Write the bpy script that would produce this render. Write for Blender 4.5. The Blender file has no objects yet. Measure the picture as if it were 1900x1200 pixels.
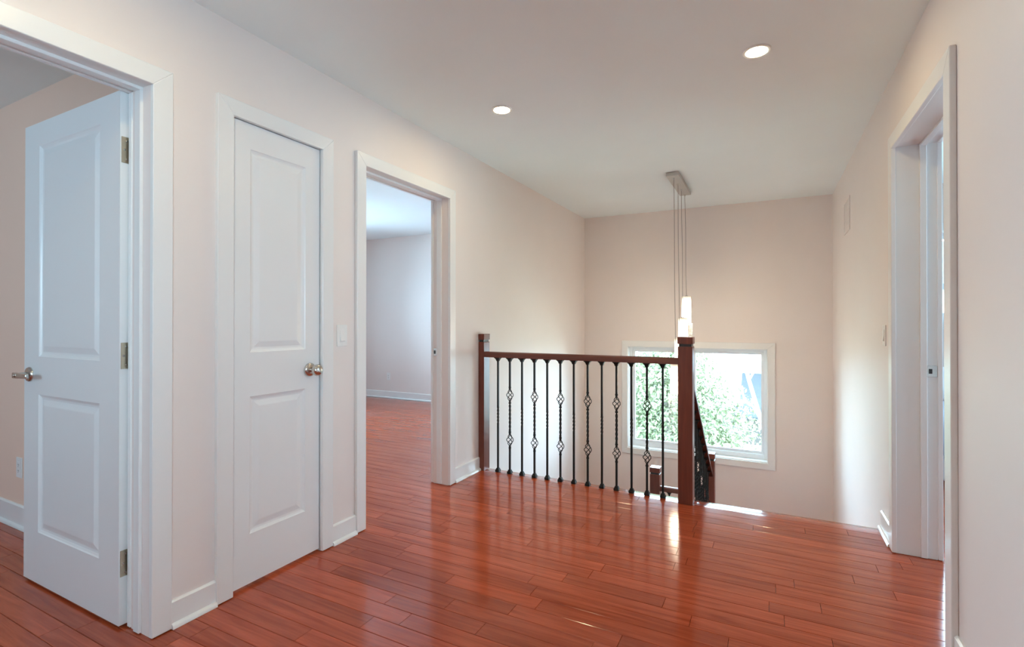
import bpy, bmesh, math, random
from mathutils import Vector, Matrix
R = math.radians
PI = math.pi
random.seed(7)
scene = bpy.context.scene
COL = scene.collection

# ------------------------------------------------------------------ camera
# world: X across the hall (left wall = 0), Y along the hall, Z up, upper floor = 0
cam_d = bpy.data.cameras.new('camera')
cam_d.sensor_width = 36.0
cam_d.lens = 924.61 / 1900 * 36.0
cam_d.shift_y = -8.28 / 1900
cam_d.clip_start = 0.05
cam_d.clip_end = 200
cam = bpy.data.objects.new('camera', cam_d)
cam.location = (2.03, 0.0, 1.168)
cam.rotation_euler = (R(90.256), 0, R(27.2576))
COL.objects.link(cam)
scene.camera = cam

# ------------------------------------------------------------------ sky, exposure
world = bpy.data.worlds.new('sky')
scene.world = world
world.use_nodes = True
wb = world.node_tree.nodes['Background']
wb.inputs[0].default_value = (0.515, 0.775, 1.0, 1)
wb.inputs[1].default_value = 12.0
scene.view_settings.view_transform = 'Standard'
scene.view_settings.look = 'None'
scene.view_settings.exposure = 1.4
scene.view_settings.gamma = 1.0
scene.view_settings.use_curve_mapping = False
scene.cycles.use_denoising = True
scene.cycles.max_bounces = 10
scene.cycles.diffuse_bounces = 6
scene.cycles.glossy_bounces = 4
scene.cycles.transparent_max_bounces = 16
scene.cycles.sample_clamp_indirect = 6.0
scene.cycles.caustics_reflective = False
scene.cycles.caustics_refractive = False

POT_COL = (1.0, 0.79, 0.44)
POT_E = 76.0

def portal(name, loc, rot, sx, sy):
    # sky portal in a window opening: gives off no light, only guides sky sampling
    l = bpy.data.lights.new(name, 'AREA')
    l.shape = 'RECTANGLE'; l.size = sx; l.size_y = sy
    l.cycles.is_portal = True
    o = bpy.data.objects.new(name, l); o.location = loc; o.rotation_euler = rot
    COL.objects.link(o)

portal('window_portal', (1.28, 6.08, 0.275), (R(-90), 0, 0), 1.5, 1.2)            # stairwell window
portal('window_portal', (-4.06, 3.9, 1.325), (0, R(-90), 0), 1.25, 1.8)             # far room window
portal('window_portal', (-1.7, -2.36, 1.475), (R(90), 0, 0), .7, .95)             # left room window
portal('window_portal', (2.775, -.65, 1.4), (0, R(90), 0), 1.0, 1.0)                # added, unseen hall window beside the camera
portal('window_portal', (5.66, 2.9, 1.5), (0, R(90), 0), 1.0, 1.2)                # added, unseen right room side window
portal('window_portal', (3.75, 6.08, 1.58), (R(-90), 0, 0), 1.5, 0.84)            # right room end window

# ------------------------------------------------------------------ materials
def newmat(name):
    m = bpy.data.materials.new(name); m.use_nodes = True
    nt = m.node_tree
    return m, nt, nt.nodes['Principled BSDF']

def setp(b, **k):
    for n, v in k.items():
        b.inputs[n.replace('_', ' ')].default_value = v

def paint(name, col, rough=0.6, bump=0.02, scale=180.0, var=0.02):
    m, nt, b = newmat(name)
    tc = nt.nodes.new('ShaderNodeTexCoord')
    n = nt.nodes.new('ShaderNodeTexNoise'); n.inputs['Scale'].default_value = 3.0; n.inputs['Detail'].default_value = 3
    nt.links.new(tc.outputs['Object'], n.inputs['Vector'])
    mix = nt.nodes.new('ShaderNodeMixRGB')
    mix.inputs[1].default_value = (*[c * (1 - var) for c in col], 1)
    mix.inputs[2].default_value = (*[min(1, c * (1 + var)) for c in col], 1)
    nt.links.new(n.outputs['Fac'], mix.inputs[0]); nt.links.new(mix.outputs[0], b.inputs['Base Color'])
    n2 = nt.nodes.new('ShaderNodeTexNoise'); n2.inputs['Scale'].default_value = scale; n2.inputs['Detail'].default_value = 2
    nt.links.new(tc.outputs['Object'], n2.inputs['Vector'])
    bp = nt.nodes.new('ShaderNodeBump'); bp.inputs['Strength'].default_value = bump; bp.inputs['Distance'].default_value = 0.002
    nt.links.new(n2.outputs['Fac'], bp.inputs['Height']); nt.links.new(bp.outputs[0], b.inputs['Normal'])
    setp(b, Roughness=rough)
    return m

def wood(name, c0, c1, rough=0.2, along='X', scale=1.0, rand=0.25, coat=0.0, bump=0.05):
    m, nt, b = newmat(name)
    N = nt.nodes.new; L = nt.links.new
    tc = N('ShaderNodeTexCoord'); oi = N('ShaderNodeObjectInfo')
    off = N('ShaderNodeVectorMath'); off.operation = 'SCALE'; off.inputs[0].default_value = (37.0, 91.0, 53.0)
    L(oi.outputs['Random'], off.inputs['Scale'])
    add = N('ShaderNodeVectorMath'); add.operation = 'ADD'
    L(tc.outputs['Object'], add.inputs[0]); L(off.outputs[0], add.inputs[1])
    mp = N('ShaderNodeMapping')
    s = {'X': (1.6, 26, 26), 'Y': (26, 1.6, 26), 'Z': (26, 26, 1.6)}[along]
    mp.inputs['Scale'].default_value = tuple(v * scale for v in s)
    L(add.outputs[0], mp.inputs[0])
    n1 = N('ShaderNodeTexNoise'); n1.inputs['Scale'].default_value = 1.4; n1.inputs['Detail'].default_value = 6; n1.inputs['Roughness'].default_value = 0.6; n1.inputs['Distortion'].default_value = 0.8
    L(mp.outputs[0], n1.inputs['Vector'])
    rp = N('ShaderNodeValToRGB')
    rp.color_ramp.elements[0].position = 0.3; rp.color_ramp.elements[0].color = (*c0, 1)
    rp.color_ramp.elements[1].position = 0.7; rp.color_ramp.elements[1].color = (*c1, 1)
    L(n1.outputs['Fac'], rp.inputs[0])
    hv = N('ShaderNodeHueSaturation')
    mr = N('ShaderNodeMapRange'); mr.inputs['To Min'].default_value = 1 - rand; mr.inputs['To Max'].default_value = 1 + rand
    L(oi.outputs['Random'], mr.inputs['Value']); L(mr.outputs[0], hv.inputs['Value']); L(rp.outputs[0], hv.inputs['Color'])
    L(hv.outputs[0], b.inputs['Base Color'])
    rr = N('ShaderNodeMapRange'); rr.inputs['To Min'].default_value = rough * 0.85; rr.inputs['To Max'].default_value = rough * 1.2
    L(n1.outputs['Fac'], rr.inputs['Value']); L(rr.outputs[0], b.inputs['Roughness'])
    bp = N('ShaderNodeBump'); bp.inputs['Strength'].default_value = bump; bp.inputs['Distance'].default_value = 0.001
    L(n1.outputs['Fac'], bp.inputs['Height']); L(bp.outputs[0], b.inputs['Normal'])
    if coat: setp(b, Coat_Weight=coat, Coat_Roughness=0.06)
    return m

def metal(name, col, rough):
    m, nt, b = newmat(name)
    tc = nt.nodes.new('ShaderNodeTexCoord')
    n = nt.nodes.new('ShaderNodeTexNoise'); n.inputs['Scale'].default_value = 60
    nt.links.new(tc.outputs['Object'], n.inputs['Vector'])
    mr = nt.nodes.new('ShaderNodeMapRange'); mr.inputs['To Min'].default_value = rough * 0.8; mr.inputs['To Max'].default_value = rough * 1.25
    nt.links.new(n.outputs['Fac'], mr.inputs['Value']); nt.links.new(mr.outputs[0], b.inputs['Roughness'])
    setp(b, Base_Color=(*col, 1), Metallic=1.0)
    return m

def emit(name, col, e, base=(0.9, 0.9, 0.88)):
    m, nt, b = newmat(name)
    setp(b, Base_Color=(*base, 1), Emission_Color=(*col, 1), Emission_Strength=e, Roughness=0.5)
    return m

def glass(name, tint=(1, 1, 1), refl=0.06, rough=0.0):
    m = bpy.data.materials.new(name); m.use_nodes = True
    nt = m.node_tree; nt.nodes.clear()
    out = nt.nodes.new('ShaderNodeOutputMaterial'); mix = nt.nodes.new('ShaderNodeMixShader')
    t = nt.nodes.new('ShaderNodeBsdfTransparent'); t.inputs[0].default_value = (*tint, 1)
    g = nt.nodes.new('ShaderNodeBsdfGlossy'); g.inputs['Roughness'].default_value = rough
    lw = nt.nodes.new('ShaderNodeLayerWeight'); lw.inputs['Blend'].default_value = 0.25
    mr = nt.nodes.new('ShaderNodeMapRange'); mr.inputs['To Min'].default_value = refl; mr.inputs['To Max'].default_value = 0.8
    nt.links.new(lw.outputs['Fresnel'], mr.inputs['Value'])
    nt.links.new(mr.outputs[0], mix.inputs[0]); nt.links.new(t.outputs[0], mix.inputs[1]); nt.links.new(g.outputs[0], mix.inputs[2])
    nt.links.new(mix.outputs[0], out.inputs[0])
    return m

M = {}
M['wall'] = paint('pale_peach_paint', (0.835, 0.765, 0.728), 0.55, 0.03)
M['pink'] = paint('dusty_pink_paint', (0.90, 0.66, 0.53), 0.55, 0.03)
M['ceil'] = paint('ceiling_paint', (0.85, 0.925, 0.94), 0.8, 0.04)
M['trim'] = paint('white_semi_gloss', (0.84, 0.845, 0.835), 0.28, 0.005, 60, 0.008)
M['door'] = paint('white_door_paint', (0.83, 0.84, 0.84), 0.30, 0.01, 90, 0.008)
M['vinyl'] = paint('white_vinyl', (0.82, 0.84, 0.86), 0.35, 0.0)
M['plastic'] = paint('white_plastic', (0.85, 0.85, 0.83), 0.3, 0.0)
M['slot'] = paint('dark_slot', (0.03, 0.03, 0.03), 0.6, 0.0)
M['plank'] = wood('cherry_floor', (0.30, 0.045, 0.015), (0.54, 0.104, 0.037), 0.12, 'X', 1.0, 0.15, 0.0, 0.16)
M['rail'] = wood('cherry_rail', (0.115, 0.030, 0.019), (0.19, 0.052, 0.030), 0.30, 'X', 1.0, 0.08)
M['post'] = wood('cherry_post', (0.115, 0.030, 0.019), (0.20, 0.055, 0.032), 0.30, 'Z', 1.0, 0.10)
M['rake'] = wood('cherry_rake_rail', (0.075, 0.018, 0.010), (0.13, 0.032, 0.016), 0.30, 'Y', 1.0, 0.08)
M['iron'] = paint('black_iron', (0.018, 0.021, 0.021), 0.38, 0.05, 200)
M['iron'].node_tree.nodes['Principled BSDF'].inputs['Specular IOR Level'].default_value = 0.2
M['iron'].node_tree.nodes['Principled BSDF'].inputs['Roughness'].default_value = 0.5
M['groove'] = paint('groove_black', (0.03, 0.035, 0.035), 0.4, 0.0)  # near-black band set in below the newel cap
M['nickel'] = metal('satin_nickel', (0.62, 0.60, 0.56), 0.22)
M['brushed'] = metal('brushed_nickel', (0.56, 0.54, 0.51), 0.38)
M['hinge'] = metal('hinge_metal', (0.62, 0.54, 0.40), 0.38)
M['cord'] = paint('grey_cord', (0.30, 0.27, 0.25), 0.5, 0.0)
M['pot'] = emit('pot_light_lens', POT_COL, POT_E)
M['shade'] = emit('lit_opal_glass', (1.0, 0.86, 0.64), 7.0, (0.8, 0.76, 0.68))
def shade_glow(m, lo, hi):
    # opal shade around a bulb near its lower end: dim at the closed top, bright below
    nt = m.node_tree; b = nt.nodes['Principled BSDF']
    tc = nt.nodes.new('ShaderNodeTexCoord'); sx = nt.nodes.new('ShaderNodeSeparateXYZ'); mr = nt.nodes.new('ShaderNodeMapRange')
    mr.interpolation_type = 'SMOOTHSTEP'
    nt.links.new(tc.outputs['Object'], sx.inputs[0]); nt.links.new(sx.outputs['Z'], mr.inputs['Value'])
    mr.inputs['From Min'].default_value = 0.09; mr.inputs['From Max'].default_value = 0.255
    mr.inputs['To Min'].default_value = hi; mr.inputs['To Max'].default_value = lo
    nt.links.new(mr.outputs[0], b.inputs['Emission Strength'])
shade_glow(M['shade'], 0.14, 10.0)
M['glass'] = glass('window_glass', (0.97, 0.99, 0.98), 0.03)
M['crystal'] = glass('clear_bead_glass', (0.97, 0.97, 0.97), 0.10)
M['leaf'] = paint('leaf_green', (0.20, 0.215, 0.115), 0.6, 0.0, 10, 0.25)
M['leaf2'] = paint('leaf_yellow_green', (0.21, 0.22, 0.12), 0.6, 0.0, 10, 0.2)
M['leaf3'] = paint('cedar_green', (0.12, 0.15, 0.105), 0.6, 0.0, 10, 0.3)
M['bark'] = paint('grey_bark', (0.25, 0.21, 0.18), 0.8, 0.3, 30, 0.2)
M['birch'] = paint('white_birch_bark', (0.42, 0.41, 0.40), 0.7, 0.2, 30, 0.15)
M['grass'] = paint('lawn_green', (0.42, 0.43, 0.34), 0.9, 0.3, 20, 0.2)  # lawn colour lightened to bounce light up to the ceiling
M['siding'] = paint('white_siding', (0.55, 0.55, 0.54), 0.6, 0.0)
M['roof'] = paint('grey_shingle', (0.020, 0.021, 0.024), 0.8, 0.2, 30, 0.2)
M['brick'] = paint('house_brick', (0.05, 0.04, 0.035), 0.8, 0.2, 30, 0.2)
M['blanket'] = paint('grey_blue_blanket', (0.42, 0.47, 0.58), 0.9, 0.3, 60, 0.1)
M['linen'] = paint('white_linen', (0.82, 0.83, 0.86), 0.9, 0.2, 40, 0.03)
M['black'] = paint('black_fabric', (0.025, 0.027, 0.03), 0.8, 0.1)
M['subfloor'] = paint('subfloor', (0.10, 0.04, 0.025), 0.8, 0.0)

# ------------------------------------------------------------------ mesh helpers
class MB:
    def __init__(s): s.v = []; s.f = []
    def add(s, vs, fs):
        o = len(s.v); s.v += [tuple(v) for v in vs]; s.f += [tuple(i + o for i in f) for f in fs]; return s
    def box(s, x0, x1, y0, y1, z0, z1):
        return s.add([(x0,y0,z0),(x1,y0,z0),(x1,y1,z0),(x0,y1,z0),(x0,y0,z1),(x1,y0,z1),(x1,y1,z1),(x0,y1,z1)],
                     [(0,3,2,1),(4,5,6,7),(0,1,5,4),(1,2,6,5),(2,3,7,6),(3,0,4,7)])
    def prism(s, poly, axis, a, b):
        # poly: 2-D points in the plane of the other two axes (X: y,z  Y: x,z  Z: x,y)
        def p(q, t): return {'X': (t, q[0], q[1]), 'Y': (q[0], t, q[1]), 'Z': (q[0], q[1], t)}[axis]
        n = len(poly)
        vs = [p(q, a) for q in poly] + [p(q, b) for q in poly]
        fs = [tuple(range(n))[::-1], tuple(range(n, 2*n))] + [(i, (i+1) % n, n + (i+1) % n, n + i) for i in range(n)]
        return s.add(vs, fs)
    def rings(s, rings, cap=True):
        n = len(rings[0]); vs = [v for r in rings for v in r]; fs = []
        for k in range(len(rings) - 1):
            for i in range(n):
                j = (i + 1) % n
                fs.append((k*n+i, k*n+j, (k+1)*n+j, (k+1)*n+i))
        if cap: fs += [tuple(range(n))[::-1], tuple(range((len(rings)-1)*n, len(rings)*n))]
        return s.add(vs, fs)
    def lathe(s, prof, n=24, o=(0,0,0), axis='Z'):
        # prof: (radius, height) pairs
        rs = []
        for r, h in prof:
            ring = []
            for i in range(n):
                a = 2*PI*i/n; c, d = r*math.cos(a), r*math.sin(a)
                q = {'Z': (c, d, h), 'X': (h, c, d), 'Y': (d, h, c)}[axis]
                ring.append((o[0]+q[0], o[1]+q[1], o[2]+q[2]))
            rs.append(ring)
        return s.rings(rs)
    def tube(s, pts, r, n=6):
        pts = [Vector(p) for p in pts]; rs = []
        up = Vector((0.31, 0.17, 0.93))
        for k, p in enumerate(pts):
            t = (pts[min(k+1, len(pts)-1)] - pts[max(k-1, 0)]).normalized()
            u = t.cross(up)
            if u.length < 1e-3: u = t.cross(Vector((1, 0, 0)))
            u.normalize(); w = t.cross(u)
            rr = r[k] if isinstance(r, (list, tuple)) else r
            rs.append([tuple(p + (u*math.cos(2*PI*i/n) + w*math.sin(2*PI*i/n))*rr) for i in range(n)])
        return s.rings(rs)
    def mesh(s, name, smooth=None, bevel=0.0, seg=1):
        me = bpy.data.meshes.new(name); me.from_pydata(s.v, [], s.f)
        bm = bmesh.new(); bm.from_mesh(me)
        if bevel:
            es = [e for e in bm.edges if len(e.link_faces) == 2 and e.calc_face_angle(0) > R(30)]
            bmesh.ops.bevel(bm, geom=es, offset=bevel, segments=seg, affect='EDGES', profile=0.5)
        bmesh.ops.recalc_face_normals(bm, faces=bm.faces)
        bm.to_mesh(me); bm.free()
        if smooth is not None:
            for p in me.polygons: p.use_smooth = True
            try: me.set_sharp_from_angle(angle=R(smooth))
            except Exception: pass
        return me

def ob(name, me, mat, parent=None, loc=(0,0,0), rot=(0,0,0)):
    o = bpy.data.objects.new(name, me)
    if mat is not None and not me.materials: me.materials.append(M[mat] if isinstance(mat, str) else mat)
    o.location = loc; o.rotation_euler = rot
    COL.objects.link(o)
    if parent is not None: o.parent = parent
    return o
def empty(name, loc=(0,0,0), rot=(0,0,0), parent=None):
    o = bpy.data.objects.new(name, None); o.location = loc; o.rotation_euler = rot; o.empty_display_size = 0.1
    COL.objects.link(o)
    if parent is not None: o.parent = parent
    return o
def tag(o, label=None, cat=None, group=None, kind=None):
    if label: o['label'] = label
    if cat: o['category'] = cat
    if group: o['group'] = group
    if kind: o['kind'] = kind
    return o
def st(o, label, cat): return tag(o, label, cat, kind='structure')
def copy_tree(o, parent=None):
    c = o.copy(); COL.objects.link(c); c.parent = parent
    for ch in list(o.children): copy_tree(ch, c)
    return c

# ------------------------------------------------------------------ room shell
H = 2.44; YB = 5.90; XR = 2.60; XR2 = 2.763; WT = 0.13
YE = -2.20        # hall end behind the camera
LOW = -2.90
HEAD = 2.058      # rough opening head

def wall_with_holes_X(x0, x1, y0, y1, z0, z1, holes):
    """wall slab in a plane of constant X; holes = (ya, yb, za, zb) sorted by y"""
    m = MB(); y = y0
    for ya, yb, za, zb in holes:
        if ya > y: m.box(x0, x1, y, ya, z0, z1)
        if za > z0: m.box(x0, x1, ya, yb, z0, za)
        if zb < z1: m.box(x0, x1, ya, yb, zb, z1)
        y = yb
    m.box(x0, x1, y, y1, z0, z1)
    return m
def wall_with_holes_Y(y0, y1, x0, x1, z0, z1, holes):
    m = MB(); x = x0
    for xa, xb, za, zb in holes:
        if xa > x: m.box(x, xa, y0, y1, z0, z1)
        if za > z0: m.box(xa, xb, y0, y1, z0, za)
        if zb < z1: m.box(xa, xb, y0, y1, zb, z1)
        x = xb
    m.box(x, x1, y0, y1, z0, z1)
    return m

YN = 3.465   # landing edge
D1 = (0.195, 1.027); DC = (1.330, 1.815); D3 = (2.110, 2.950); DR = (2.258, 3.125)
wl = wall_with_holes_X(-WT, 0, YE, YB, 0, H, [(*D1, 0, HEAD), (*DC, 0, HEAD), (*D3, 0, HEAD)])
wl.box(-WT, 0, 2.0, YN, LOW, -.27); wl.box(-WT, 0, YN, YB, LOW, 0)
st(ob('wall_left', wl.mesh('wall_left'), 'wall'), 'pale peach hall wall with three white framed doorways', 'wall')
wr = wall_with_holes_X(XR, XR2, YE, YB, 0, H, [(-1.15, -0.15, 0.9, 1.9), (*DR, 0, HEAD)])
wr.box(XR, XR2, 2.0, YN, LOW, -.27); wr.box(XR, XR2, YN, YB, LOW, 0)
st(ob('wall_right', wr.mesh('wall_right'), 'wall'), 'pale cream wall at right with the narrow deep doorway', 'wall')
WIN = (0.540, 2.020, -0.325, 0.870)
wbk = wall_with_holes_Y(YB, YB + 0.2, -WT, XR2, LOW, H, [WIN])
st(ob('wall_back', wbk.mesh('wall_back'), 'wall'), 'peach stairwell end wall around the wide window', 'wall')
whe = MB().box(-WT, XR2, YE - 0.15, YE, 0, H)
st(ob('wall_front', whe.mesh('wall_front'), 'wall'), 'peach wall closing the hall behind the camera', 'wall')
# left room
m = MB().box(-3.35, -WT, 1.245, 1.325, 0, H)
st(ob('wall_left_room_back', m.mesh('wall_left_room_back'), 'pink'), 'dusty pink room wall behind the open white door', 'wall')
m = MB().box(-3.35, -3.2, YE - .15, 1.245, 0, H)
st(ob('wall_left_room_side', m.mesh('wall_left_room_side'), 'pink'), 'dusty pink side wall of the room at left', 'wall')
m = wall_with_holes_Y(YE - 0.15, YE, -3.2, -WT, 0, H, [(-2.05, -1.35, 1.0, 1.95)])
st(ob('wall_left_room_front', m.mesh('wall_left_room_front'), 'pink'), 'dusty pink window wall of the room at left', 'wall')
# far room behind the third doorway
m = MB().box(-4.05, -WT, YB, YB + .2, -.25, H)
st(ob('wall_far_room_back', m.mesh('wall_far_room_back'), 'wall'), 'peach far room wall seen through the doorway beside the railing', 'wall')
m = wall_with_holes_X(-4.05, -3.9, 1.88, YB, 0, H, [(3.0, 4.8, 0.7, 1.95)])
st(ob('wall_far_room_side', m.mesh('wall_far_room_side'), 'wall'), 'peach window wall of the far room', 'wall')
m = MB().box(-4.05, -WT, 1.80, 1.88, 0, H)
st(ob('wall_far_room_front', m.mesh('wall_far_room_front'), 'wall'), 'peach near wall of the far room', 'wall')
# right room
m = wall_with_holes_Y(YB, YB + 0.2, XR2, 5.65, -.25, H, [(3.0, 4.5, 1.16, 2.0)])
st(ob('wall_right_room_back', m.mesh('wall_right_room_back'), 'wall'), 'pale window wall of the bedroom behind the right doorway', 'wall')
m = wall_with_holes_X(5.5, 5.65, 1.0, YB, 0, H, [(2.3, 3.5, 1.0, 2.0)])
st(ob('wall_right_room_side', m.mesh('wall_right_room_side'), 'wall'), 'pale side wall of the bedroom behind the right doorway', 'wall')
m = MB().box(XR2, 5.65, 0.9, 1.0, 0, H)
st(ob('wall_right_room_front', m.mesh('wall_right_room_front'), 'wall'), 'pale near wall of the bedroom behind the right doorway', 'wall')
# lower storey behind the stairs
m = MB().box(-WT, XR2, 1.9, 2.0, LOW, -0.27)
st(ob('wall_lower_hall', m.mesh('wall_lower_hall'), 'wall'), 'peach wall of the lower hall under the landing', 'wall')
m = MB().box(-WT, XR2, 1.9, YB + .2, LOW - .1, LOW)
st(ob('floor_lower_hall', m.mesh('floor_lower_hall'), 'plank'), 'reddish wood floor of the lower hall', 'floor')
m = MB().box(-4.05, 5.65, YE - .15, YB + .2, H, H + .12)
st(ob('ceiling', m.mesh('ceiling'), 'ceil'), 'flat matte off white ceiling', 'ceiling')

# ------------------------------------------------------------------ floor and planks
PT = 0.016
m = MB()
m.box(-4.05, 5.65, YE - .15, YN - .02, -.27, -PT)
m.box(-4.05, -WT, YN - .02, YB, -.27, -PT)
m.box(XR2, 5.65, YN - .02, YB, -.27, -PT)
floor = st(ob('floor', m.mesh('floor'), 'subfloor'), 'glossy reddish cherry strip wood floor of the landing', 'floor')
PW = 0.0835; Y0 = 3.346

def plank_mb(mb, x0, x1, y0, y1):
    g = 0.0006; c = 0.0016; e = 0.0003; d = 0.0014
    x0 += g; x1 -= g; y0 += g; y1 -= g
    mb.add([(x0,y0,-PT),(x1,y0,-PT),(x1,y1,-PT),(x0,y1,-PT),
            (x0,y0,-d),(x1,y0,-d),(x1,y1,-d),(x0,y1,-d),
            (x0+e,y0+c,0),(x1-e,y0+c,0),(x1-e,y1-c,0),(x0+e,y1-c,0)],
           [(0,1,5,4),(1,2,6,5),(2,3,7,6),(3,0,4,7),(4,5,9,8),(5,6,10,9),(6,7,11,10),(7,4,8,11),(8,9,10,11)])
rest = MB(); cand = []
for j in range(-31, 68):
    y1 = Y0 - j * PW; y0 = y1 - PW
    if y0 < YE: break
    if y1 > YB: continue
    spans = []
    if y0 >= Y0 - 1e-6: spans = [(-3.9, -WT), (XR2, 5.5)]
    elif y0 > 1.95: spans = [(-3.9, 5.5)]
    elif y0 > 1.21: spans = [(-WT, XR + .05), (XR2, 5.5)] if y0 > 1.0 else [(-WT, XR + .05)]
    else: spans = [(-3.2, XR + .05)]
    for (a, b) in spans:
        x = a - random.random() * 0.8
        while x < b:
            l = random.choice([0.45, 0.6, 0.75, 0.9, 1.05, 1.2]) * (0.9 + 0.2 * random.random())
            xa, xb = max(x, a), min(x + l, b)
            if b - xb < 0.12: xb = b
            x = xb
            if xb - xa < 0.02: continue
            yy1 = min(y1, 1.245) if (xb < -0.05 and y0 < 1.245 < y1) else y1
            # distance along the view decides which boards are single objects
            dx, dy = (xa + xb) / 2 - 2.03, y0
            dep = -0.458 * dx + 0.889 * dy
            lat = 0.889 * dx + 0.458 * dy
            vis = dep > 0.55 and abs(lat) < dep * 1.05 + 0.6 and y0 > 0.3
            hall = -0.4 < (xa + xb) / 2 < 2.9
            cand.append((dep if (vis and (hall or dep < 3.0)) else 99, xa, xb, y0, yy1))
            if xb >= b: break
cand.sort()
for k, (dep, xa, xb, y0, y1) in enumerate(cand):
    if k < 295 and dep < 90:
        pm = MB(); cx, cy = (xa + xb) / 2, (y0 + y1) / 2
        plank_mb(pm, xa - cx, xb - cx, y0 - cy, y1 - cy)
        ob('plank', pm.mesh('plank'), 'plank', floor, (cx, cy, 0))
    else:
        plank_mb(rest, xa, xb, y0, y1)
tag(ob('planks_beyond', rest.mesh('planks_beyond'), 'plank', floor), kind='stuff')
# landing nosing and the face below it
prof = [(Y0 + .0005, -PT), (Y0 + .0005, -.0012), (Y0 + .002, 0), (YN - .012, -.0025), (YN - .004, -.0055), (YN, -.012), (YN - .003, -.022), (YN - .012, -.026), (YN - .02, -.026)]
ob('nosing', MB().prism(prof, 'X', 0, XR).mesh('nosing', 40), 'plank', floor)
m = MB().box(0, XR, YN - .02, YN - .005, -.27, -.026)
ob('fascia', m.mesh('fascia'), 'trim', floor)

# ------------------------------------------------------------------ door frames
CW = 0.070; CT = 0.020; RV = 0.006; HZ = 2.041  # casing width, thickness, reveal, casing inner head
JT = 0.016
def doorway(name, label, side, face, back, ya, yb, stop=None, near=True, strike=None):
    """side +1: the hall lies at +X of face; -1: at -X. ya, yb: inner edges of the casing"""
    r = empty(name, (face, (ya + yb) / 2, 0)); st(r, label, 'door frame')
    def loc(me, nm): 
        o = ob(nm, me, 'trim', r); o.location = (-face, -(ya + yb) / 2, 0); return o
    f1 = face + side * CT
    zt = HZ + CW
    for s, y in ((-1, ya), (1, yb)):
        loc(MB().prism([(y, 0.004), (y + s*CW, 0.004), (y + s*CW, zt), (y, HZ)], 'X', face, f1).mesh('casing', bevel=.002), 'casing')
    loc(MB().prism([(ya, HZ), (yb, HZ), (yb + CW, zt), (ya - CW, zt)], 'X', face, f1).mesh('head_casing', bevel=.002), 'head_casing')
    b1 = back - side * CT
    for s, y in ((-1, ya), (1, yb)):
        loc(MB().prism([(y, 0.004), (y + s*CW, 0.004), (y + s*CW, zt), (y, HZ)], 'X', back, b1).mesh('room_casing', bevel=.002), 'room_casing')
    loc(MB().prism([(ya, HZ), (yb, HZ), (yb + CW, zt), (ya - CW, zt)], 'X', back, b1).mesh('room_head_casing', bevel=.002), 'room_head_casing')
    # jambs set back by the reveal
    lo, hi = min(face, back), max(face, back)
    for s, y in ((-1, ya - RV), (1, yb + RV)):
        y2 = y + s * JT
        loc(MB().box(lo, hi, min(y, y2), max(y, y2), 0.003, HZ + RV + JT).mesh('jamb'), 'jamb')
    loc(MB().box(lo, hi, ya - RV, yb + RV, HZ + RV, HZ + RV + JT).mesh('head_jamb'), 'head_jamb')
    if stop:
        s0, s1 = stop; q = 0.012
        for s, y in ((-1, ya - RV), (1, yb + RV)):
            y2 = y - s * q
            loc(MB().box(s0, s1, min(y, y2), max(y, y2), 0.004, HZ + RV - q).mesh('stop', bevel=.0015), 'stop')
        loc(MB().box(s0, s1, ya - RV, yb + RV, HZ + RV - q, HZ + RV).mesh('head_stop', bevel=.0015), 'head_stop')
    if strike:
        sx, sz, w = strike; y = yb + RV
        sp = loc(MB().box(sx - w/2, sx + w/2, y - .0025, y, sz - .028, sz + .028).mesh('strike_plate', bevel=.0008), 'strike_plate')
        sp.data.materials.clear(); sp.data.materials.append(M['nickel'])
        h = MB().box(sx - w*.22 - .006, sx - w*.22 + .008, y - .0035, y - .0024, sz - .012, sz + .012).mesh('latch_hole', bevel=.0005)
        h.materials.append(M['slot']); ob('latch_hole', h, None, sp)
    return r
fr1 = doorway('trim_1', 'white door frame around the open door at far left', 1, 0, -WT, 0.20, 1.022, stop=(-.095, -.058))
fr2 = doorway('trim_2', 'white frame around the closed narrow closet door', 1, 0, -WT, 1.335, 1.808, stop=(-.075, -.045))
fr3 = doorway('trim_3', 'white frame of the empty doorway beside the railing', 1, 0, -WT, 2.115, 2.945, stop=(-.095, -.055), strike=(-.112, .945, .03))
fr4 = doorway('trim_4', 'deep white frame of the right hand doorway', -1, XR, XR2, 2.265, 3.115, stop=(2.695, 2.722), strike=(2.7435, .922, .038))

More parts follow.
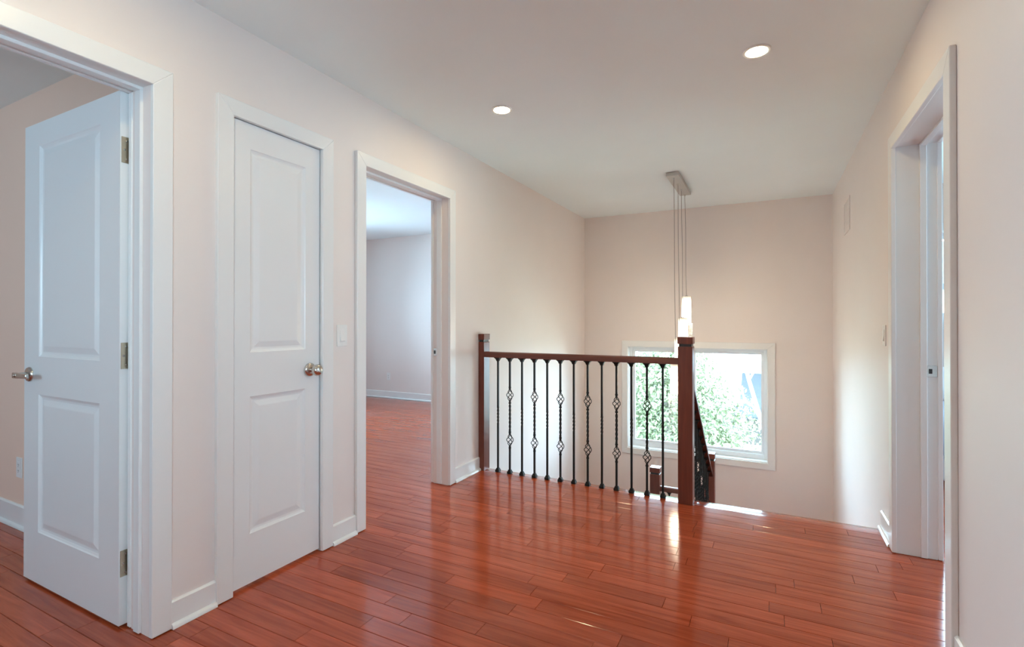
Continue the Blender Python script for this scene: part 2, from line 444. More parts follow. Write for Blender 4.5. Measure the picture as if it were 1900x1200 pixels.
# ------------------------------------------------------------------ doors
def panel_leaf(w, h, t, panels):
    """leaf body with recessed openings on both faces; local x = 0..w, y = -t..0 (front at -t), z = 0..h"""
    body = MB()
    xs = sorted({0, w, *[p[0] for p in panels], *[p[1] for p in panels]})
    zs = sorted({0, h, *[p[2] for p in panels], *[p[3] for p in panels]})
    def inside(x, z): return any(p[0] < x < p[1] and p[2] < z < p[3] for p in panels)
    for i in range(len(xs) - 1):
        for k in range(len(zs) - 1):
            if inside((xs[i] + xs[i+1]) / 2, (zs[k] + zs[k+1]) / 2): continue
            a, b, c, d = xs[i], xs[i+1], zs[k], zs[k+1]
            body.add([(a,-t,c),(b,-t,c),(b,-t,d),(a,-t,d)], [(0,1,2,3)])
            body.add([(a,0,c),(b,0,c),(b,0,d),(a,0,d)], [(3,2,1,0)])
    body.add([(0,-t,0),(w,-t,0),(w,0,0),(0,0,0),(0,-t,h),(w,-t,h),(w,0,h),(0,0,h)], [(3,2,1,0),(4,5,6,7),(0,4,7,3),(1,2,6,5)])
    pm = []
    for (a, b, c, d) in panels:
        p = MB()
        for y, s in ((-t, 1), (0, -1)):
            prof = [(0, 0), (.004, .0035), (.012, .0075), (.018, .0085), (.022, .0085), (.046, .0025), (.05, .0022)]
            rs = []
            for ins, dep in prof:
                rs.append([(a+ins, y+s*dep, c+ins), (b-ins, y+s*dep, c+ins), (b-ins, y+s*dep, d-ins), (a+ins, y+s*dep, d-ins)])
            p.rings(rs, cap=False)
            o = len(p.v) - 4; p.f.append((o, o+1, o+2, o+3))
        pm.append(p)
    return body, pm

def add_leaf(root, w, h, t, panels, z0):
    body, pm = panel_leaf(w, h, t, panels)
    me = body.mesh('leaf')
    lf = ob('leaf', me, 'door', root, (0, 0, z0))
    for p in pm:
        me = bpy.data.meshes.new('panel'); me.from_pydata(p.v, [], p.f)
        ob('panel', me, 'door', lf)
    return lf

def screw(parent, loc, axis, r=0.0042):
    m = MB().lathe([(0.0001, 0), (r, 0), (r, .0006), (r*.5, .0014), (0.0001, .0016)], 10, axis=axis)
    o = ob('screw', m.mesh('screw', 40), 'nickel', parent, loc); return o

# the open door at far left: leaf swung a quarter turn into the room
door1 = empty('door_1', (-0.980, 1.037, 0)); st(door1, 'open white two panel door at far left with lever handle', 'door')
W1 = 0.818
lf = add_leaf(door1, W1, 2.036, 0.037, [(0.142, W1 - .148, .237 - .012, .845 - .012), (0.142, W1 - .148, 1.012 - .012, 1.945 - .012)], 0.012)
for hz in (0.245, 1.036, 1.824):
    hg = ob('hinge', MB().box(W1, W1 + .002, -.033, -.001, hz - .05, hz + .05).mesh('hinge', bevel=.0008), 'hinge', door1)
    ob('knuckle', MB().lathe([(0.0001, hz - .053), (.005, hz - .051), (.0068, hz - .049), (.0068, hz + .049), (.005, hz + .051), (.0001, hz + .053)], 12, (W1 + .009, .002, 0)).mesh('knuckle', 40), 'hinge', hg)
    ob('jamb_leaf', MB().box(W1 + .012, W1 + .03, -.0115, -.0095, hz - .05, hz + .05).mesh('jamb_leaf'), 'hinge', hg)
    for dz, dy in ((-.035, -.015), (0, -.024), (.035, -.015)): screw(hg, (W1 + .002, dy, hz + dz), 'X')
# lever set
lv = empty('lever_handle', (0.058, -0.037, 0.930), parent=door1)
ob('rose', MB().lathe([(.0001, 0), (.033, 0), (.033, -.004), (.029, -.010), (.018, -.013), (.0001, -.013)], 28, axis='Y').mesh('rose', 40), 'nickel', lv)
m = MB().lathe([(.0001, -.010), (.011, -.010), (.010, -.04), (.011, -.055), (.0001, -.055)], 16, axis='Y')
ob('neck', m.mesh('neck', 40), 'nickel', lv)
m = MB(); rs = []
for k in range(9):
    t = k / 8; x = -.013 + .118 * t; hh = .0125 - .0035 * t; th = .008 - .002 * t; yy = -.050 + .006 * math.sin(t * PI) + .004 * t; zz = -.002 * math.sin(t * PI * .9)
    rs.append([(x, yy - th, zz - hh), (x, yy + th, zz - hh), (x, yy + th, zz + hh), (x, yy - th, zz + hh)])
m.rings(rs)
ob('lever', m.mesh('lever', 30, bevel=.003, seg=2), 'nickel', lv)
ob('privacy_pin', MB().lathe([(.0001, -.060), (.0045, -.0595), (.0045, -.05), (.0001, -.05)], 10, axis='Y').mesh('privacy_pin', 40), 'nickel', lv)
ob('latch_plate', MB().box(-.0012, 0, -.031, -.006, .90, .96).mesh('latch_plate'), 'nickel', door1)

# the closet door: closed, opens to the hall
W2 = 0.470; 
door2 = empty('door_2', (0.0, 1.3365, 0), (0, 0, R(90))); st(door2, 'closed narrow white two panel closet door with round knob', 'door')
# local x -> world +Y, local y -> world -X, front face (-t) -> world +X ; put the front face at X = -0.004
lf2 = add_leaf(door2, W2, 2.024, 0.035, [(0.088, W2 - .086, .232 - .015, .836 - .015), (0.088, W2 - .086, 1.030 - .015, 1.928 - .015)], 0.015)
door2.location.x = -0.004 - 0.035
for hz in (0.231, 1.032, 1.827):
    hg = ob('hinge', MB().lathe([(0.0001, hz - .052), (.0045, hz - .050), (.006, hz - .047), (.006, hz + .047), (.0045, hz + .050), (.0001, hz + .052)], 12, (-.002, -.041, 0)).mesh('hinge', 40), 'hinge', door2)
    for q in (-.03, -.01, .01, .03):
        ob('knuckle_joint', MB().lathe([(.0062, hz + q - .0005), (.0064, hz + q), (.0062, hz + q + .0005)], 12, (-.002, -.041, 0)).mesh('knuckle_joint', 40), 'slot', hg)
kb = empty('door_knob', (W2 - .060, -.035, .927), parent=door2)
ob('rose', MB().lathe([(.0001, 0), (.034, 0), (.034, -.004), (.030, -.010), (.020, -.014), (.0001, -.014)], 30, axis='Y').mesh('rose', 40), 'nickel', kb)
ob('knob', MB().lathe([(.0001, -.010), (.013, -.012), (.0115, -.026), (.014, -.032), (.022, -.037), (.0275, -.046), (.0285, -.054), (.026, -.063), (.020, -.069), (.011, -.072), (.0001, -.073)], 30, axis='Y').mesh('knob', 50), 'nickel', kb)
ob('latch_plate', MB().box(W2, W2 + .0025, -.034, -.006, .897, .957).mesh('latch_plate'), 'nickel', door2)

# ------------------------------------------------------------------ baseboards
def base_x(name, label, x, s, ya, yb, z=0.0):
    """baseboard along Y on a wall face at x, room on side s"""
    t = .013; hh = .104
    o = ob(name, MB().prism([(x, z), (x + s*t, z), (x + s*t, z + hh - .006), (x + s*t*.45, z + hh), (x, z + hh)], 'Y', ya, yb).mesh(name), 'trim')
    st(o, label, 'baseboard')
    e = .004
    ob('shoe_molding', MB().prism([(x + s*t, z + .001), (x + s*(t + .014), z + .001), (x + s*(t + .013), z + .012), (x + s*(t + .007), z + .018), (x + s*t, z + .020)], 'Y', ya + e * 0, yb).mesh('shoe_molding', 40), 'trim', o)
    return o
def base_y(name, label, y, s, xa, xb, z=0.0, hh=.104):
    t = .013
    o = ob(name, MB().prism([(y, z), (y + s*t, z), (y + s*t, z + hh - .006), (y + s*t*.45, z + hh), (y, z + hh)], 'X', xa, xb).mesh(name), 'trim')
    st(o, label, 'baseboard')
    ob('shoe_molding', MB().prism([(y + s*t, z + .001), (y + s*(t + .014), z + .001), (y + s*(t + .013), z + .012), (y + s*(t + .007), z + .018), (y + s*t, z + .020)], 'X', xa, xb).mesh('shoe_molding', 40), 'trim', o)
    return o
base_x('baseboard_left_1', 'short white baseboard between the open door and the closet', 0, 1, 1.0925, 1.2645)
base_x('baseboard_left_2', 'short white baseboard below the light switch by the closet', 0, 1, 1.8785, 2.0445)
base_x('baseboard_left_3', 'short white baseboard between the empty doorway and the wall newel', 0, 1, 3.0155, 3.36)
base_x('baseboard_right_1', 'short white baseboard at the stair edge on the right wall', XR, -1, 3.1855, 3.455)
base_x('baseboard_right_2', 'white baseboard on the right wall nearest the camera', XR, -1, YE, 2.1945)
base_x('baseboard_left_4', 'white baseboard on the left wall behind the camera', 0, 1, YE, 0.1295)
base_y('baseboard_left_room', 'white baseboard on the pink wall behind the open door', 1.245, -1, -3.2, -WT - .02, 0, .125)
base_y('baseboard_far_room', 'white baseboard along the far room wall through the doorway', YB, -1, -3.9, -WT)
base_y('baseboard_right_room', 'white baseboard in the bedroom behind the right doorway', YB, -1, XR2, 5.5)

# ------------------------------------------------------------------ windows
def window_Y(name, label, y, s, xa, xb, za, zb, cas=.068, depth=.09, split=None, casing=True):
    """window in a wall of constant Y (inner face y, outside on side s)"""
    r = empty(name, ((xa + xb)/2, y, za)); st(r, label, 'window')
    def a(nm, mb, mat='vinyl', par=None, bevel=0.0):
        o = ob(nm, mb.mesh(nm, bevel=bevel), mat, par or r)
        if par is None: o.location = (-(xa + xb)/2, -y, -za)
        return o
    f = y - s * .018
    q0, q1 = min(y, f), max(y, f)
    if casing:
        a('casing', MB().prism([(xa, za), (xa - cas, za - cas), (xa - cas, zb + cas), (xa, zb)], 'Y', q0, q1), 'trim', bevel=.0015)
        a('casing', MB().prism([(xb, za), (xb, zb), (xb + cas, zb + cas), (xb + cas, za - cas)], 'Y', q0, q1), 'trim', bevel=.0015)
        a('casing', MB().prism([(xa, zb), (xa - cas, zb + cas), (xb + cas, zb + cas), (xb, zb)], 'Y', q0, q1), 'trim', bevel=.0015)
        a('casing', MB().prism([(xa, za), (xb, za), (xb + cas, za - cas), (xa - cas, za - cas)], 'Y', q0, q1), 'trim', bevel=.0015)
    # liner boards through the wall
    o0, o1 = min(y, y + s * .2), max(y, y + s * .2); lt = .006
    a('liner', MB().box(xa, xa + lt, o0, o1, za, zb), 'trim'); a('liner', MB().box(xb - lt, xb, o0, o1, za, zb), 'trim')
    a('liner', MB().box(xa + lt, xb - lt, o0, o1, zb - lt, zb), 'trim')
    a('sill', MB().box(xa + lt, xb - lt, o0, o1, za, za + .010), 'trim', bevel=.002)
    y0, y1 = sorted((y + s * depth, y + s * (depth + .07)))
    fw = .03; x0, x1, z0, z1 = xa + lt, xb - lt, za + .010, zb - lt
    for nm, bx in (('frame', (x0, x0 + fw, z0, z1)), ('frame', (x1 - fw, x1, z0, z1)), ('frame', (x0 + fw, x1 - fw, z1 - fw, z1)), ('frame', (x0 + fw, x1 - fw, z0, z0 + fw + .02))):
        a(nm, MB().box(bx[0], bx[1], y0, y1, bx[2], bx[3]), bevel=.002)
    ix0, ix1, iz0, iz1 = x0 + fw, x1 - fw, z0 + fw + .02, z1 - fw
    mids = split or [(ix0, ix1)]
    for k, (sa, sb) in enumerate(mids):
        c = sorted((y + s * (depth + .012 + .022 * k), y + s * (depth + .032 + .022 * k)))
        sw = .028
        sash = a('sash', MB().prism([(sa, iz0), (sb, iz0), (sb, iz0 + sw), (sa, iz0 + sw)], 'Y', *c).prism([(sa, iz1 - sw), (sb, iz1 - sw), (sb, iz1), (sa, iz1)], 'Y', *c)
                 .prism([(sa, iz0 + sw), (sa + sw, iz0 + sw), (sa + sw, iz1 - sw), (sa, iz1 - sw)], 'Y', *c).prism([(sb - sw, iz0 + sw), (sb, iz0 + sw), (sb, iz1 - sw), (sb - sw, iz1 - sw)], 'Y', *c))
        cm = (c[0] + c[1]) / 2
        pane = ob('pane', MB().box(sa + sw, sb - sw, cm - .003, cm + .003, iz0 + sw, iz1 - sw).mesh('pane'), 'glass', sash)
    return r
window_Y('window_1', 'wide white framed sliding window over the stairs with trees outside', YB, 1, *WIN, split=[(.576, 1.285), (1.262, 1.984)])
window_Y('window_2', 'bright white framed bedroom window glimpsed through the right doorway', YB, 1, 3.0, 4.5, 1.16, 2.0)
window_Y('window_4', 'white window of the pink room at left', YE, -1, -2.05, -1.35, 1.0, 1.95, depth=.05)
def window_X(name, label, x, s, ya, yb, za, zb):
    r = window_Y(name, label, 0, 1, ya, yb, za, zb, depth=.05)
    # turn the built window so that its local Y points to s * X
    r.location = (x, (ya + yb) / 2, za)
    r.rotation_euler = (0, 0, R(-90) if s > 0 else R(90))
    return r
window_X('window_3_added', 'added unseen white hall window in the right wall behind the camera', XR, 1, -1.15, -.15, .9, 1.9)  # unseen window, added to throw daylight onto the left wall
window_X('window_5', 'white far room window lighting the wall through the doorway', -3.9, -1, 3.0, 4.8, .7, 1.95)
window_X('window_6_added', 'added unseen white bedroom side window facing the right doorway', 5.5, 1, 2.3, 3.5, 1.0, 2.0)  # unseen second window, added to send daylight through the right doorway

# ------------------------------------------------------------------ railings
BH = 0.888      # baluster height
A = 0.0063      # half thickness of the bar
def bar_rings(z0, z1, tw0=0.0, tw1=0.0, n=1):
    rs = []
    for k in range(n + 1):
        t = k / n; z = z0 + (z1 - z0) * t; a = tw0 + (tw1 - tw0) * t + PI / 4
        rs.append([(A * 1.414 * math.cos(a + i * PI / 2), A * 1.414 * math.sin(a + i * PI / 2), z) for i in range(4)])
    return rs
def twist_bar():
    m = MB()
    m.rings(bar_rings(0, .375) + bar_rings(.375, .505, 0, 2.5 * PI, 30)[1:] + bar_rings(.505, BH)[1:])
    return m.mesh('baluster')
def collar(m, z):
    m.lathe([(.0085, z - .006), (.0105, z - .004), (.0105, z + .004), (.0085, z + .006)], 8)
def basket_bar():
    m = MB()
    m.rings(bar_rings(0, .214)); m.rings(bar_rings(.298, .335) + bar_rings(.335, .522, 0, 3 * PI, 36)[1:] + bar_rings(.522, .558)[1:]); m.rings(bar_rings(.642, BH))
    for z in (.196, .316, .540, .660): collar(m, z)
    return m.mesh('baluster')
def basket():
    m = MB()
    for q in range(4):
        pts = []
        for k in range(15):
            t = k / 14; z = -.045 + .09 * t
            r = .0035 + .0225 * math.sin(PI * t) ** 1.15
            a = q * PI / 2 + t * 1.25 * PI
            pts.append((r * math.cos(a), r * math.sin(a), z))
        m.tube(pts, .0029, 5)
    return m.mesh('basket', 60)
def shoe(up):
    m = MB()
    prof = [(.017, 0), (.017, .014), (.0125, .020), (.0125, .024), (.009, .030)] if not up else [(.024, 0), (.024, .004), (.016, .012), (.0125, .020), (.0095, .030)]
    rs = []
    for r, h in prof:
        z = h if not up else -h
        rs.append([(-r, -r, z), (r, -r, z), (r, r, z), (-r, r, z)])
    m.rings(rs)
    return m.mesh('shoe', bevel=.0012)
ME_T, ME_B, ME_K, ME_S, ME_U = twist_bar(), basket_bar(), basket(), shoe(False), shoe(True)
for me in (ME_T, ME_B, ME_K, ME_S, ME_U): me.materials.append(M['iron'])
def baluster(parent, loc, kind):
    b = ob('baluster', ME_B if kind else ME_T, None, parent, loc)
    ob('shoe', ME_S, None, b); ob('shoe', ME_U, None, b, (0, 0, BH))
    if kind:
        ob('basket', ME_K, None, b, (0, 0, .256)); ob('basket', ME_K, None, b, (0, 0, .600))
    return b
def newel(parent, x0, x1, y0, y1, z0, z1):
    cx, cy = (x0 + x1) / 2, (y0 + y1) / 2
    hx, hy = (x1 - x0) / 2, (y1 - y0) / 2
    h = z1 - z0
    n = ob('newel_post', MB().box(-hx, hx, -hy, hy, 0, h - .062).mesh('newel_post', bevel=.003, seg=2), 'post', parent, (cx, cy, z0))
    g = .006
    ob('groove', MB().box(-hx + g, hx - g, -hy + g, hy - g, h - .062, h - .046).mesh('groove'), 'groove', n)
    e = .002
    ob('cap', MB().box(-hx - e, hx + e, -hy - e, hy + e, h - .046, h).mesh('cap', bevel=.003, seg=2), 'post', n)
    return n
def rail_prof(w, h):
    return [(-w/2, 0), (w/2, 0), (w/2, h*.55), (w/2 - .006, h*.85), (w/2 - .018, h), (-w/2 + .018, h), (-w/2 + .006, h*.85), (-w/2, h*.55)]

YR = 3.395
lr = empty('landing_railing', (0.78, YR, 0)); tag(lr, 'cherry wood landing railing with thirteen black iron balusters across the hall', 'railing')
def LR(x, y, z): return (x - .78, y - YR, z)
n1 = newel(lr, .004 - .78, .052 - .78, 3.36 - YR, 3.45 - YR, 0, 1.068)
n2 = newel(lr, 1.510 - .78, 1.600 - .78, 3.33 - YR, 3.42 - YR, 0, 1.068)
p = rail_prof(.062, .042)
ob('handrail', MB().prism(p, 'X', .052, 1.510).mesh('handrail', 35), 'rail', lr, (-.78, 0, .888))
for i in range(13):
    x = .156 + i * (1.404 - .156) / 12
    baluster(lr, LR(x, YR + .005, 0), i % 2)

# stair railing going down towards the back wall
SL = -0.747
sr = empty('stair_railing', (1.556, 3.42, -.18)); tag(sr, 'dark stair railing sloping down behind the tall newel post', 'railing')
zr = lambda y: 0.782 + SL * (y - 3.42)      # underside of the sloping rail
y0, y1 = 3.42, 4.752
rs = []
for y in (y0, y1): rs.append([(1.556 + a, y, zr(y) + b * 1.25) for a, b in rail_prof(.062, .042)])
ob('handrail', MB().rings(rs).mesh('handrail', 35), 'rake', sr, (-1.556, -3.42, .18))
zs = lambda y: zr(y) - BH
ob('stringer', MB().prism([(y0 + .05, zs(y0 + .05)), (4.75, zs(4.75)), (4.75, zs(4.75) - .30), (y0 + .05, zs(y0 + .05) - .30)], 'X', 1.525, 1.587).mesh('stringer'), 'rake', sr, (-1.556, -3.42, .18))
nB = newel(sr, 1.510 - 1.556, 1.600 - 1.556, 4.75 - 3.42, 4.84 - 3.42, -1.08 + .18, -.010 + .18)
for i in range(11):
    y = 3.53 + i * .111
    baluster(sr, (0, y - 3.42, zs(y) + .18 - .004), (i + 1) % 2)
# lower landing railing
lw = empty('lower_railing', (1.08, 4.795, -1.26)); tag(lw, 'short lower railing with small newel seen between the balusters', 'railing')
newel(lw, 1.036 - 1.08, 1.124 - 1.08, -.045, .045, 0, 1.060)
ob('handrail', MB().prism(rail_prof(.062, .042), 'X', .044, .43).mesh('handrail', 35), 'rail', lw, (0, 0, .846))
for i in range(3):
    baluster(lw, (.125 + .105 * i, 0, -.042), (i + 1) % 2)

# stairs
stairs = empty('staircase', (2.1, 3.47, 0)); tag(stairs, 'reddish wood stairs going down beyond the landing edge', 'staircase')
def SA(nm, mb, mat): return ob(nm, mb.mesh(nm, bevel=.004), mat, stairs, (-2.1, -3.47, 0))
RZ, RN = .18, .25
for i in range(1, 6):
    SA('tread', MB().box(1.587, 2.598, 3.47 + RN*(i-1) - .004, 3.47 + RN*i + .022, -RZ*i - .028, -RZ*i), 'plank')
for i in range(1, 7):
    SA('riser', MB().box(1.587, 2.598, 3.47 + RN*(i-1) - .012, 3.47 + RN*(i-1) - .001, -RZ*i, -RZ*(i-1) - .03), 'trim')
SA('landing', MB().box(1.50, 2.598, 4.722, YB - .002, -1.16, -1.08), 'plank')
SA('landing', MB().box(.002, 1.50, 4.70, YB - .002, -1.34, -1.26), 'plank')
for i in range(1, 9):
    SA('tread', MB().box(.002, 1.03, 4.70 - RN*i - .022, 4.70 - RN*(i-1), -1.26 - RZ*i - .028, -1.26 - RZ*i), 'plank')
    SA('riser', MB().box(.002, 1.03, 4.70 - RN*(i-1) + .001, 4.70 - RN*(i-1) + .012, -1.26 - RZ*i, -1.26 - RZ*(i-1) - .03), 'trim')

# ------------------------------------------------------------------ lamps
def pot(x, y, label):
    r = empty('recessed_light', (x, y, H)); tag(r, label, 'ceiling light', 'recessed lights in the hall ceiling')
    ob('trim_ring', MB().lathe([(.062, -.0005), (.062, -.004), (.058, -.007), (.048, -.006), (.047, -.002)], 40).mesh('trim_ring', 40), 'trim', r)
    ob('lens', MB().lathe([(.0475, -.0045), (.0001, -.0046)], 40).mesh('lens'), 'pot', r)
    return r
pot(.607, 2.628, 'round lit recessed light in the ceiling nearer the left wall')
pot(1.982, 2.607, 'round lit recessed light in the ceiling nearer the right wall')
pot(.62, .75, 'round lit recessed light above the open door at left, beyond the picture edge')
pot(1.98, -.75, 'added unseen round recessed light above and behind the camera')  # extra lamp out of view, added to light the hall

pend = empty('pendant_light', (1.303, 4.765, H)); tag(pend, 'four drop pendant light with white lit shades hanging over the stairwell', 'pendant light')
PX, PYc = 1.303, 4.765
ob('canopy', MB().box(-.0525, .0525, -.375, .375, -.034, -.0005).mesh('canopy', bevel=.003, seg=2), 'brushed', pend)
def beads():
    m = MB(); rnd = random.Random(3)
    t = (1 + 5 ** .5) / 2
    iv = [Vector(v).normalized() for v in ((-1,t,0),(1,t,0),(-1,-t,0),(1,-t,0),(0,-1,t),(0,1,t),(0,-1,-t),(0,1,-t),(t,0,-1),(t,0,1),(-t,0,-1),(-t,0,1))]
    fc = [(0,11,5),(0,5,1),(0,1,7),(0,7,10),(0,10,11),(1,5,9),(5,11,4),(11,10,2),(10,7,6),(7,1,8),(3,9,4),(3,4,2),(3,2,6),(3,6,8),(3,8,9),(4,9,5),(2,4,11),(6,2,10),(8,6,7),(9,8,1)]
    for k in range(22):
        for i in range(12):
            a = 2 * PI * (i + .5 * (k % 2)) / 12
            c = Vector((.052 * math.cos(a), .052 * math.sin(a), -.012 - .0165 * k))
            rr = .0075 * (.85 + .3 * rnd.random())
            m.add([c + v * rr for v in iv], fc)
    return m.mesh('bead_column', 80)
ME_BEAD = beads(); ME_BEAD.materials.append(M['crystal'])
ME_SH = MB().lathe([(.0001, .255), (.036, .255), (.0405, .252), (.0415, .247), (.0425, .0), (.0385, .0), (.0375, .245), (.0001, .246)], 36).mesh('shade', 40); ME_SH.materials.append(M['shade'])
for yc, zb in ((4.465, .545), (4.68, .760), (4.89, .945), (5.11, 1.157)):
    dy = yc - PYc; zs_ = zb - H
    sh = ob('shade', ME_SH, None, pend, (0.012, dy, zs_))
    ob('bead_column', ME_BEAD, None, sh)
    ob('cap', MB().lathe([(.0001, .262), (.012, .262), (.014, .254), (.0001, .254)], 16).mesh('cap', 40), 'brushed', sh)
    pts = []
    for k in range(25):
        t = k / 24; z = -.034 + (zs_ + .26 + .034) * t
        pts.append((.012 * t + .0015 * math.sin(t * 9 + yc * 7), dy + .002 * math.sin(t * 7 + yc * 5), z))
    ob('cord', MB().tube(pts, .0021, 6).mesh('cord', 60), 'cord', pend)
    ob('cord_grip', MB().lathe([(.0001, -.050), (.004, -.049), (.007, -.034), (.0001, -.034)], 14, (0, dy, 0)).mesh('cord_grip', 40), 'brushed', pend)

# ------------------------------------------------------------------ switches, outlets, vent
def plate_root(name, loc, rz, label, cat, kind):
    """plate built in local XZ, facing -Y"""
    r = empty(name, loc, (0, 0, rz)); tag(r, label, cat)
    ob('plate', MB().box(-.035, .035, -.006, -.0003, -.0575, .0575).mesh('plate', bevel=.0025, seg=2), 'plastic', r)
    if kind == 'switch':
        ob('rocker_frame', MB().box(-.0185, .0185, -.0072, -.006, -.035, .035).mesh('rocker_frame', bevel=.0008), 'plastic', r)
        ob('rocker', MB().prism([(-.0072, -.031), (-.0125, -.029), (-.0085, 0), (-.0080, .031), (-.0072, .031)], 'X', -.0155, .0155).mesh('rocker', bevel=.0006), 'plastic', r)
    else:
        ob('receptacle', MB().box(-.0175, .0175, -.0078, -.006, -.034, .034).mesh('receptacle', bevel=.0015), 'plastic', r)
        for z in (.017, -.017):
            for x in (-.006, .006):
                ob('slot', MB().box(x - .0012, x + .0012, -.0082, -.0077, z - .004, z + .005).mesh('slot'), 'slot', r)
            ob('ground_hole', MB().lathe([(.0001, -.0082), (.0022, -.0082), (.0022, -.0077), (.0001, -.0077)], 10, (0, 0, z - .009), 'Y').mesh('ground_hole'), 'slot', r)
    for z in (-.047, .047):
        ob('screw', MB().lathe([(.0001, -.0072), (.003, -.0068), (.003, -.006), (.0001, -.006)], 10, (0, 0, z), 'Y').mesh('screw'), 'plastic', r)
    return r
# facing +X (left wall): rotate +90 deg; facing -X (right wall): -90
plate_root('light_switch', (0, 1.951, 1.092), R(90), 'white rocker light switch between the closet and the empty doorway', 'light switch', 'switch')
plate_root('light_switch', (XR, 3.385, 1.090), R(-90), 'white rocker light switch on the right wall beside the deep doorway', 'light switch', 'switch')
plate_root('wall_outlet', (-3.125, YB, .327), 0, 'white wall outlet low in the far room through the doorway', 'outlet', 'outlet')
plate_root('wall_outlet', (-1.768, 1.245, .335), 0, 'white wall outlet on the pink wall left of the open door', 'outlet', 'outlet')
vent = empty('wall_vent', (XR, 4.85, 2.025)); tag(vent, 'painted air vent grille high on the right wall above the stairs', 'vent')
m = MB()
for bx in ((-.16, .16, .12, .135), (-.16, .16, -.135, -.12), (-.16, -.145, -.12, .12), (.145, .16, -.12, .12)): m.box(-.006, -.0003, bx[0], bx[1], bx[2], bx[3])
ob('grille_frame', m.mesh('grille_frame'), 'wall', vent)
for k in range(11):
    z = -.11 + .022 * k
    ob('louver', MB().prism([(-.0050, z - .0105), (-.0040, z - .0108), (-.0020, z + .0105), (-.0030, z + .0108)], 'Y', -.145, .145).mesh('louver'), 'wall', vent)

# ------------------------------------------------------------------ bedroom glimpsed through the right doorway
bed = empty('bed', (3.85, 4.95, 0)); tag(bed, 'bed with grey blue blanket glimpsed through the right doorway', 'bed')
ob('base', MB().box(-.72, .72, -.85, .90, .03, .20).mesh('base', bevel=.02, seg=2), 'linen', bed)
ob('drawer_front', MB().box(-.70, .70, -.872, -.85, .14, .345).mesh('drawer_front', bevel=.004), 'black', bed)
ob('mattress', MB().box(-.72, .72, -.85, .90, .20, .42).mesh('mattress', bevel=.04, seg=3), 'linen', bed)
m = MB(); rs = []
for k in range(25):
    t = k / 24; y = -.87 + 1.3 * t
    w = .75 + .008 * math.sin(k * 1.7); z = .50 + .012 * math.sin(k * 2.3)
    rs.append([(-w, y, .24), (w, y, .24), (w, y, z - .04), (w - .04, y, z), (-w + .04, y, z), (-w, y, z - .04)])
m.rings(rs)
ob('blanket', m.mesh('blanket', 60), 'blanket', bed)
def pillow_mesh():
    m = MB(); n = 14; rs = []
    for i in range(n + 1):
        u = -1 + 2 * i / n; ring = []
        for j in range(16):
            a = 2 * PI * j / 16
            k = (max(0, 1 - abs(u) ** 3)) ** .5
            ring.append((u * .33, math.cos(a) * .21 * (.75 + .25 * k), math.sin(a) * .09 * k + .004 * math.sin(9 * u + 3 * a)))
        rs.append(ring)
    m.rings(rs); return m.mesh('pillow', 80)
pm = pillow_mesh(); pm.materials.append(M['linen'])
tag(ob('pillow', pm, None, None, (3.50, 5.57, .625), (R(35), 0, 0)), 'white pillow at the head of the bed nearest the doorway', 'pillow')

# ------------------------------------------------------------------ outside the window
GZ = -3.2
m = MB().box(-30, 30, 6.3, 50, GZ - .2, GZ)
tag(ob('lawn', m.mesh('lawn'), 'grass'), 'pale lawn below the trees outside, lightened to bounce light indoors', 'lawn', kind='stuff')
def foliage(rnd, blobs, n, size, name='foliage'):
    vs = []; fs = []
    tot = sum(b[3] * b[4] * b[5] for b in blobs)
    for (cx, cy, cz, rx, ry, rz) in blobs:
        for _ in range(int(n * rx * ry * rz / tot)):
            d = Vector((rnd.gauss(0, 1), rnd.gauss(0, 1), rnd.gauss(0, 1))).normalized() * (rnd.random() ** .45)
            c = Vector((cx + d.x * rx, cy + d.y * ry, cz + d.z * rz))
            a = Vector((rnd.gauss(0, 1), rnd.gauss(0, 1), rnd.gauss(0, 1))).normalized()
            b = a.cross(Vector((rnd.gauss(0, 1), rnd.gauss(0, 1), rnd.gauss(0, 1)))).normalized()
            s = size * (.6 + .8 * rnd.random()); o = len(vs)
            vs += [c - a * s, c + b * s * .45, c + a * s, c - b * s * .45]; fs.append((o, o + 1, o + 2, o + 3))
    me = bpy.data.meshes.new(name); me.from_pydata([tuple(v) for v in vs], [], fs); return me
def tree(name, label, x, y, mat, blobs, n, size, trunk_r, trunk_top, barkm='bark', seed=1, branches=()):
    rnd = random.Random(seed)
    r = empty(name, (x, y, GZ)); tag(r, label, 'tree')
    if trunk_top:
        pts = [(0, 0, 0), (.05, .02, trunk_top * .4), (-.04, .05, trunk_top * .75), (.02, 0, trunk_top)]
        ob('trunk', MB().tube(pts, [trunk_r, trunk_r * .8, trunk_r * .55, trunk_r * .25], 8).mesh('trunk', 60), barkm, r)
    for b in branches:
        ob('branch', MB().tube(b[0], b[1], 6).mesh('branch', 60), barkm, r)
    ob('foliage', foliage(rnd, blobs, n, size), mat, r).__setitem__('kind', 'stuff')
    return r
tree('leafy_tree', 'pale green leafy tree filling the middle of the window view', -.2, 12.4, 'leaf',
     [(0, 0, 3.1, 1.1, .9, 1.5), (-.8, .1, 2.3, .9, .9, 1.3), (.7, .1, 2.6, .8, .9, 1.3), (.2, 0, 1.3, 1.3, .9, 1.1), (1.35, .1, 1.75, .8, .8, 1.25)], 20000, .052, .12, 4.2, seed=2)
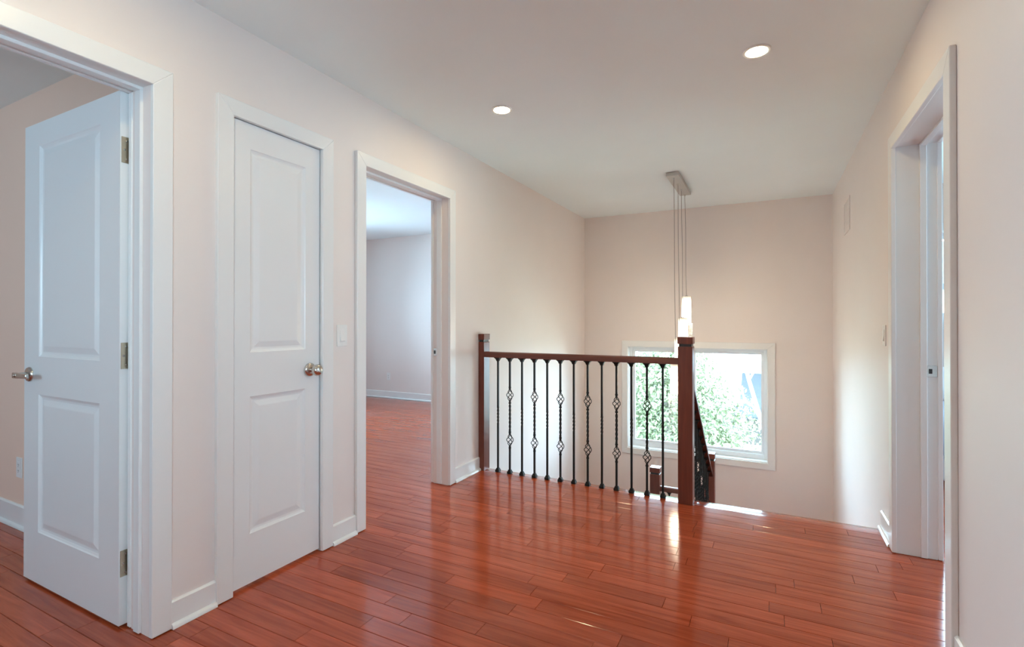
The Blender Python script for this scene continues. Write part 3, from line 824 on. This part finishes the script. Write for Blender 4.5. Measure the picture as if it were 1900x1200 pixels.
tree('cedar_tree', 'dark green cedar at the left side of the window view', -2.7, 12.6, 'leaf3',
     [(0, 0, 1.3, .85, .9, 1.2), (0, 0, 2.6, .75, .8, 1.5), (0, 0, 4.0, .5, .5, 1.1)], 6000, .07, .12, 4.8, seed=3)
tree('cedar_tree', 'second dark green cedar close behind the leafy tree outside', -1.2, 15.2, 'leaf3',
     [(0, 0, 1.6, 1.2, 1.0, 1.5), (0, 0, 3.2, 1.0, .9, 1.4)], 5000, .08, .12, 4.6, seed=8)
tree('yellow_shrub', 'low yellow green shrub at the bottom of the window view', .2, 10.2, 'leaf2',
     [(0, 0, .75, 1.1, .7, .72), (-1.3, .2, .85, 1.1, .7, .8)], 5000, .055, .05, .8, seed=4)
tree('birch_tree', 'thin white birch with a leaning trunk at the right of the window', 2.64, 9.0, 'leaf',
     [(-1.15, .1, 4.6, .3, .3, .5)], 200, .06, 0, 0, 'birch', 5,
     branches=[([(.0, 0, 0), (-.25, 0, .95), (-.50, .02, 1.9), (-.715, .03, 2.724), (-.90, .05, 3.4), (-1.0, .05, 3.81), (-1.25, .05, 5.0)], [.05, .045, .04, .034, .03, .026, .012]),
               ([(-.74, .02, 2.80), (-.86, .06, 3.0), (-.98, .08, 3.08), (-1.0, .08, 3.3)], [.02, .018, .014, .008]),
               ([(-.90, .05, 3.4), (-.75, .05, 3.7), (-.62, .05, 3.78)], [.018, .014, .008]),
               ([(-1.0, .05, 3.81), (-1.3, .1, 4.1), (-1.6, .1, 4.25)], [.018, .013, .006])])
house = empty('neighbour_house', (3.0, 20.0, GZ)); tag(house, 'neighbouring house with white wall and grey shingle roof outside', 'house')
ob('wall', MB().box(-3.4, 6, 1.5, 7, 0, 5.5).mesh('wall'), 'siding', house)
ob('porch_wall', MB().box(-2.8, 5.4, -.4, 1.5, 0, 1.05).mesh('porch_wall'), 'brick', house)
ob('porch_roof', MB().prism([(-.8, .95), (1.5, 2.25), (1.5, 2.35), (-.8, 1.05)], 'X', -1.9, 6).mesh('porch_roof'), 'roof', house)
ob('main_roof', MB().prism([(1.0, 5.4), (4.2, 7.2), (7.5, 5.4), (7.5, 5.6), (4.2, 7.4), (1.0, 5.6)], 'X', -3.8, 6.4).mesh('main_roof'), 'roof', house)
